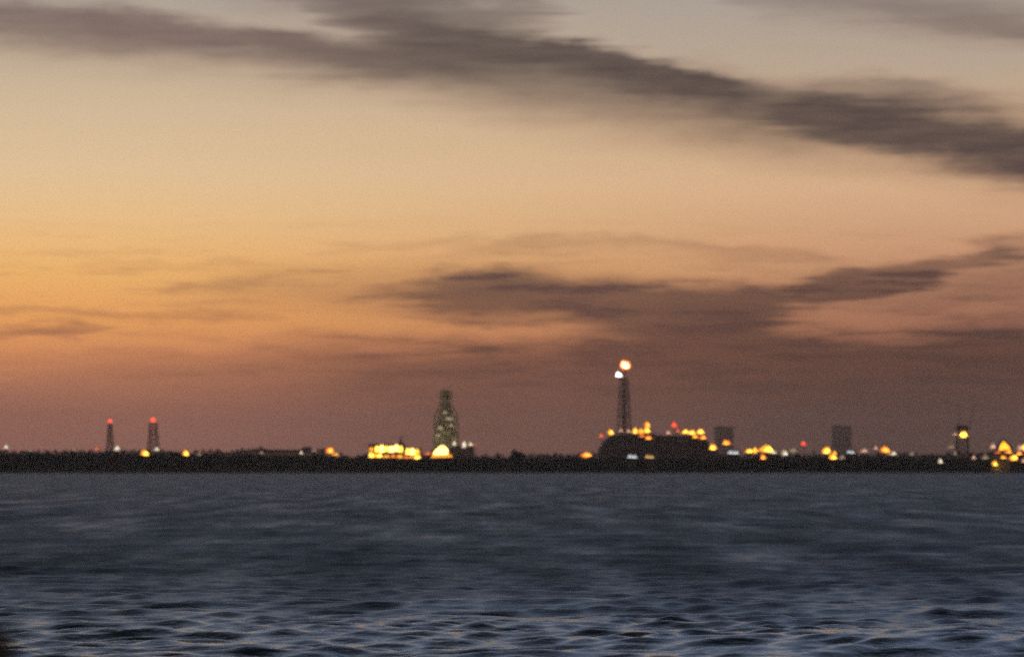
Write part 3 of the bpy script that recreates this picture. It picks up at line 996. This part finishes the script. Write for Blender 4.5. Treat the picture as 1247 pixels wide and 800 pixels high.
block(549, 577, 545, 2700, 'low dark block beside the olive tower with pale lamps over its roof', 'flat_roofed_block', 14, 'concrete')
block(870.5, 893.5, 520, 5200, 'square dark block rising right behind the end of the mound', 'square_block', 18)
block(1013.5, 1037, 519, 5200, 'lone square dark block standing well apart from the mound', 'square_block', 18)
block(1204, 1231, 551, 2655, 'dark low block under the yellow gabled house lights', 'flat_roofed_block', 12, 'concrete')

# long low shed with a domed end
Y = 2720.0
p = P(336, 553, Y)
root = empty('long_shed', (p.x, Y, GZ), 'long low brown shed with a small domed end above the trees', 'building')
def sx(px): return P(px, 550, Y).x - p.x
def sz(py): return P(336, py, Y).z - GZ
MB().box(sx(296), sx(378), 0, 20, -.4, sz(549)).build('wall', M['cladding'], root)
MB().extrude_xz([(sx(295), sz(549) + .01), (sx(379), sz(549) + .01), (sx(366), sz(547.4)), (sx(320), sz(547.2)), (sx(300), sz(548.2))], -.6, 20.6).build('roof', M['roof'], root)
MB().lathe([(4.6, sz(547.6)), (4.4, sz(546.2)), (3.2, sz(544.6)), (1.2, sz(543.6))], sx(373), 8, 16).build('dome', M['roof'], root)


# strip-lit huts on the bank before the mound
def hut(px, py, w, h, Y, colour, label):
    p = P(px, py, Y)
    root = empty('lit_hut', (p.x, Y, .5), label, 'hut', 'small lit huts on the shore')
    ww, hh, zc = S(w, Y) / 2, S(h, Y) / 2, p.z - .5
    MB().box(-ww - .5, ww + .5, 0, 5, -.8, zc + hh + .3).build('wall', M['foliage2'], root)
    MB().extrude_xz([(-ww - .9, zc + hh + .31), (ww + .9, zc + hh + .31), (ww * .3, zc + hh + 1.3), (-ww * .3, zc + hh + 1.3)], -.5, 5.5).build('roof', M['roof'], root)
    n = 2
    for k in range(n):
        a = -ww + 2 * ww * k / n + .1
        b = -ww + 2 * ww * (k + 1) / n - .1
        MB().box(a, b, -.12, -.004, zc - hh * (1 if k else .8), zc + hh * (.7 if k else 1)).build('window', L[colour], root)
    return root


hut(770, 556, 11, 3.4, 2486, 'strip', 'small hut with cool white windows low before the mound')
hut(791, 556.2, 10, 3.0, 2486, 'dimgold', 'small hut with dull yellow windows low before the mound')
hut(893, 551, 13, 3.6, 2600, 'strip', 'small white-windowed hut under the square block beside the mound')
hut(1036, 550.4, 9, 3.0, 2600, 'strip', 'small white-windowed hut past the foot of the lone square block')

# yellow gabled house
Y = 2640.0
p = P(1219, 552, Y)
root = empty('gabled_house', (p.x, Y, GZ), 'gabled house with its whole gable lit bright yellow', 'house')
def hx(px): return P(px, 550, Y).x - p.x
def hz(py): return P(1219, py, Y).z - GZ
MB().extrude_xz([(hx(1213), -.4), (hx(1233), -.4), (hx(1233), hz(548)), (hx(1227.5), hz(540.5)), (hx(1222), hz(536)), (hx(1217), hz(543)), (hx(1213), hz(548))], 0, 10).build('wall', M['plaster'], root)
rf = MB()
pr = [(1212, 549), (1217, 542.2), (1222, 535), (1228, 539.8), (1234, 548.6)]
for (a, b), (c, d) in zip(pr, pr[1:]):
    rf.extrude_xz([(hx(a), hz(b)), (hx(c), hz(d)), (hx(c), hz(d) + .4), (hx(a), hz(b) + .4)], -.7, 10.5)
rf.build('roof', M['roof'], root)
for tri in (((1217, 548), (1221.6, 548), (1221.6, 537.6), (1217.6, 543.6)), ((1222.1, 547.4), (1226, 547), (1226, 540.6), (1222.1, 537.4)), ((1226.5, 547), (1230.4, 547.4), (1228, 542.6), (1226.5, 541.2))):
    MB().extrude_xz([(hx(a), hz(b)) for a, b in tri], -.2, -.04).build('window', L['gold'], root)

# olive lit front wall on the bank under the house
p = P(1219, 558, 2484)
root = empty('lit_wall', (p.x, 2487, .4), 'low olive wall on the bank lit by the lamp before it', 'wall')
w = S(22, 2487) / 2
MB().box(-w, w, 0, .5, -.8, P(1219, 553.5, 2487).z - .4).build('panel', M['plaster'], root)
MB().box(-w - .1, w + .1, -.1, .6, P(1219, 553.5, 2487).z - .396, P(1219, 553.5, 2487).z - .1).build('coping', M['concrete'], root)
spot_light(root, (-4, -5, 3.5), (0, 0, 4.0), 260, (1, .62, .12), .5, 130)

# mast with a platform, two whips on top
Y = 2760.0
p = P(1172, 556, Y)
root = empty('platform_mast', (p.x, Y, GZ), 'dark mast with a broad platform, a yellow lamp and two thin whips on top', 'mast')
h = P(1172, 522, Y).z - GZ
f = MB(); lattice(f, h, 11, 6.5, 7, .40, .26)
f.build('frame', M['dark_steel'], root)
MB().box(-5.6, 5.6, -5.6, 5.6, h + .004, h + .5).box(-4.2, 3.4, -3.6, 3.6, h + .504, h + 2.6).build('platform', M['dark_steel'], root)
MB().box(-4, 4, -4, 4, -.5, h * .42).build('hut', M['cladding'], root)
for s in (1167, 1187):
    x = P(s, 500, Y).x - p.x
    MB().bar((min(x, 5.2), 0, h + .5), (x, 0, P(s, 492, Y).z - GZ), .26, 6, .18).build('whip_antenna', M['dark_steel'], root)
z = P(1172, 529.5, Y).z - GZ
b = MB()
disc(b, .2, -5.6, z, 2.6, 2.0, .5); disc(b, .9, -5.75, z + .3, 1.8, 1.5, .5)
b.build('floodlight', L['yellow'], root)
b = MB().box(-7.4, -4.4, -5.9, -5.6, z + .1, z + .9)
b.build('strip_light', L['pink'], root)


# a round tree seen alone over the belt
def lone_tree(px, pt, w, Y, label):
    p = P(px, pt, Y)
    root = empty('tree', (p.x, Y, GZ), label, 'tree')
    h = p.z - GZ
    t = MB().bar((0, 0, -.2), (.2, 0, h * .5), .45, 8, .25)
    for a in range(5):
        t.bar((.2, 0, h * .42), (2.5 * math.cos(a * 1.26), 2.5 * math.sin(a * 1.26), h * .72), .18, 6, .08)
    t.build('trunk', M['bark'], root)
    c = MB()
    for k in range(7):
        leaf_clumps(c, (rnd.uniform(-.5, .5) * S(w, Y) * .6, rnd.uniform(-2, 2), h * rnd.uniform(.62, .82)), S(w, Y) * .28, h * .17, 70, .75)
    c.build('crown', M['foliage'], root)


lone_tree(630, 546, 15, 2700, 'round tree standing up alone out of the dark belt between olive tower and mound')

# near post at the bottom corner of the view
Y = 12.0
p = P(-4, 757, Y)
root = empty('wooden_post', (p.x, Y, -1.5), 'dark blurred wooden post top close by in the bottom corner', 'post')
h = p.z + 1.5
MB().lathe([(.060, 0), (.058, h * .5), (.055, h - .03), (.05, h - .008), (.03, h)], n=20).build('shaft', M['wood'], root)
MB().lathe([(.0615, h - .30), (.0615, h - .26)], n=20).build('band', M['dark_steel'], root)

# ------------------------------------------------------------------ thin evening haze
hz_ = MB().box(-3700, 3700, -500, 9000, -3.0, 130)
hm = bpy.data.materials.new('evening_haze')
hm.use_nodes = True
t = hm.node_tree
t.nodes.remove(t.nodes['Principled BSDF'])
pv = t.nodes.new('ShaderNodeVolumePrincipled')
pv.inputs['Color'].default_value = (.92, .82, .74, 1)
pv.inputs['Density'].default_value = 5.2e-5
pv.inputs['Anisotropy'].default_value = .3
t.links.new(pv.outputs[0], t.nodes['Material Output'].inputs['Volume'])
ho = hz_.build('haze', hm)
tag(ho, 'thin brownish evening haze over water and shore', 'haze', kind='stuff')

# ------------------------------------------------------------------ camera and render settings
cam = bpy.data.cameras.new('camera')
co = bpy.data.objects.new('camera', cam)
COL.objects.link(co)
co.location = (0, 0, CAM_H)
co.rotation_euler = (math.pi / 2 + PITCH, 0, 0)
cam.sensor_width = 36
cam.lens = 36 * F / W
cam.clip_start = .1
cam.clip_end = 30000
cam.dof.use_dof = True
cam.dof.focus_distance = 105
cam.dof.aperture_fstop = (cam.lens / 1000) /  .165
cam.dof.aperture_blades = 3
cam.dof.aperture_rotation = math.radians(30)
SC.camera = co

SC.render.engine = 'CYCLES'
SC.view_settings.view_transform = 'Standard'
SC.view_settings.look = 'None'
SC.view_settings.exposure = 0
SC.view_settings.gamma = 1
SC.cycles.use_denoising = False
SC.cycles.use_adaptive_sampling = True
SC.cycles.adaptive_threshold = .05
SC.cycles.adaptive_min_samples = 24
SC.cycles.sample_clamp_indirect = .5
SC.cycles.volume_bounces = 1
SC.cycles.max_bounces = 5
SC.cycles.film_transparent = False if hasattr(SC.cycles, 'film_transparent') else False
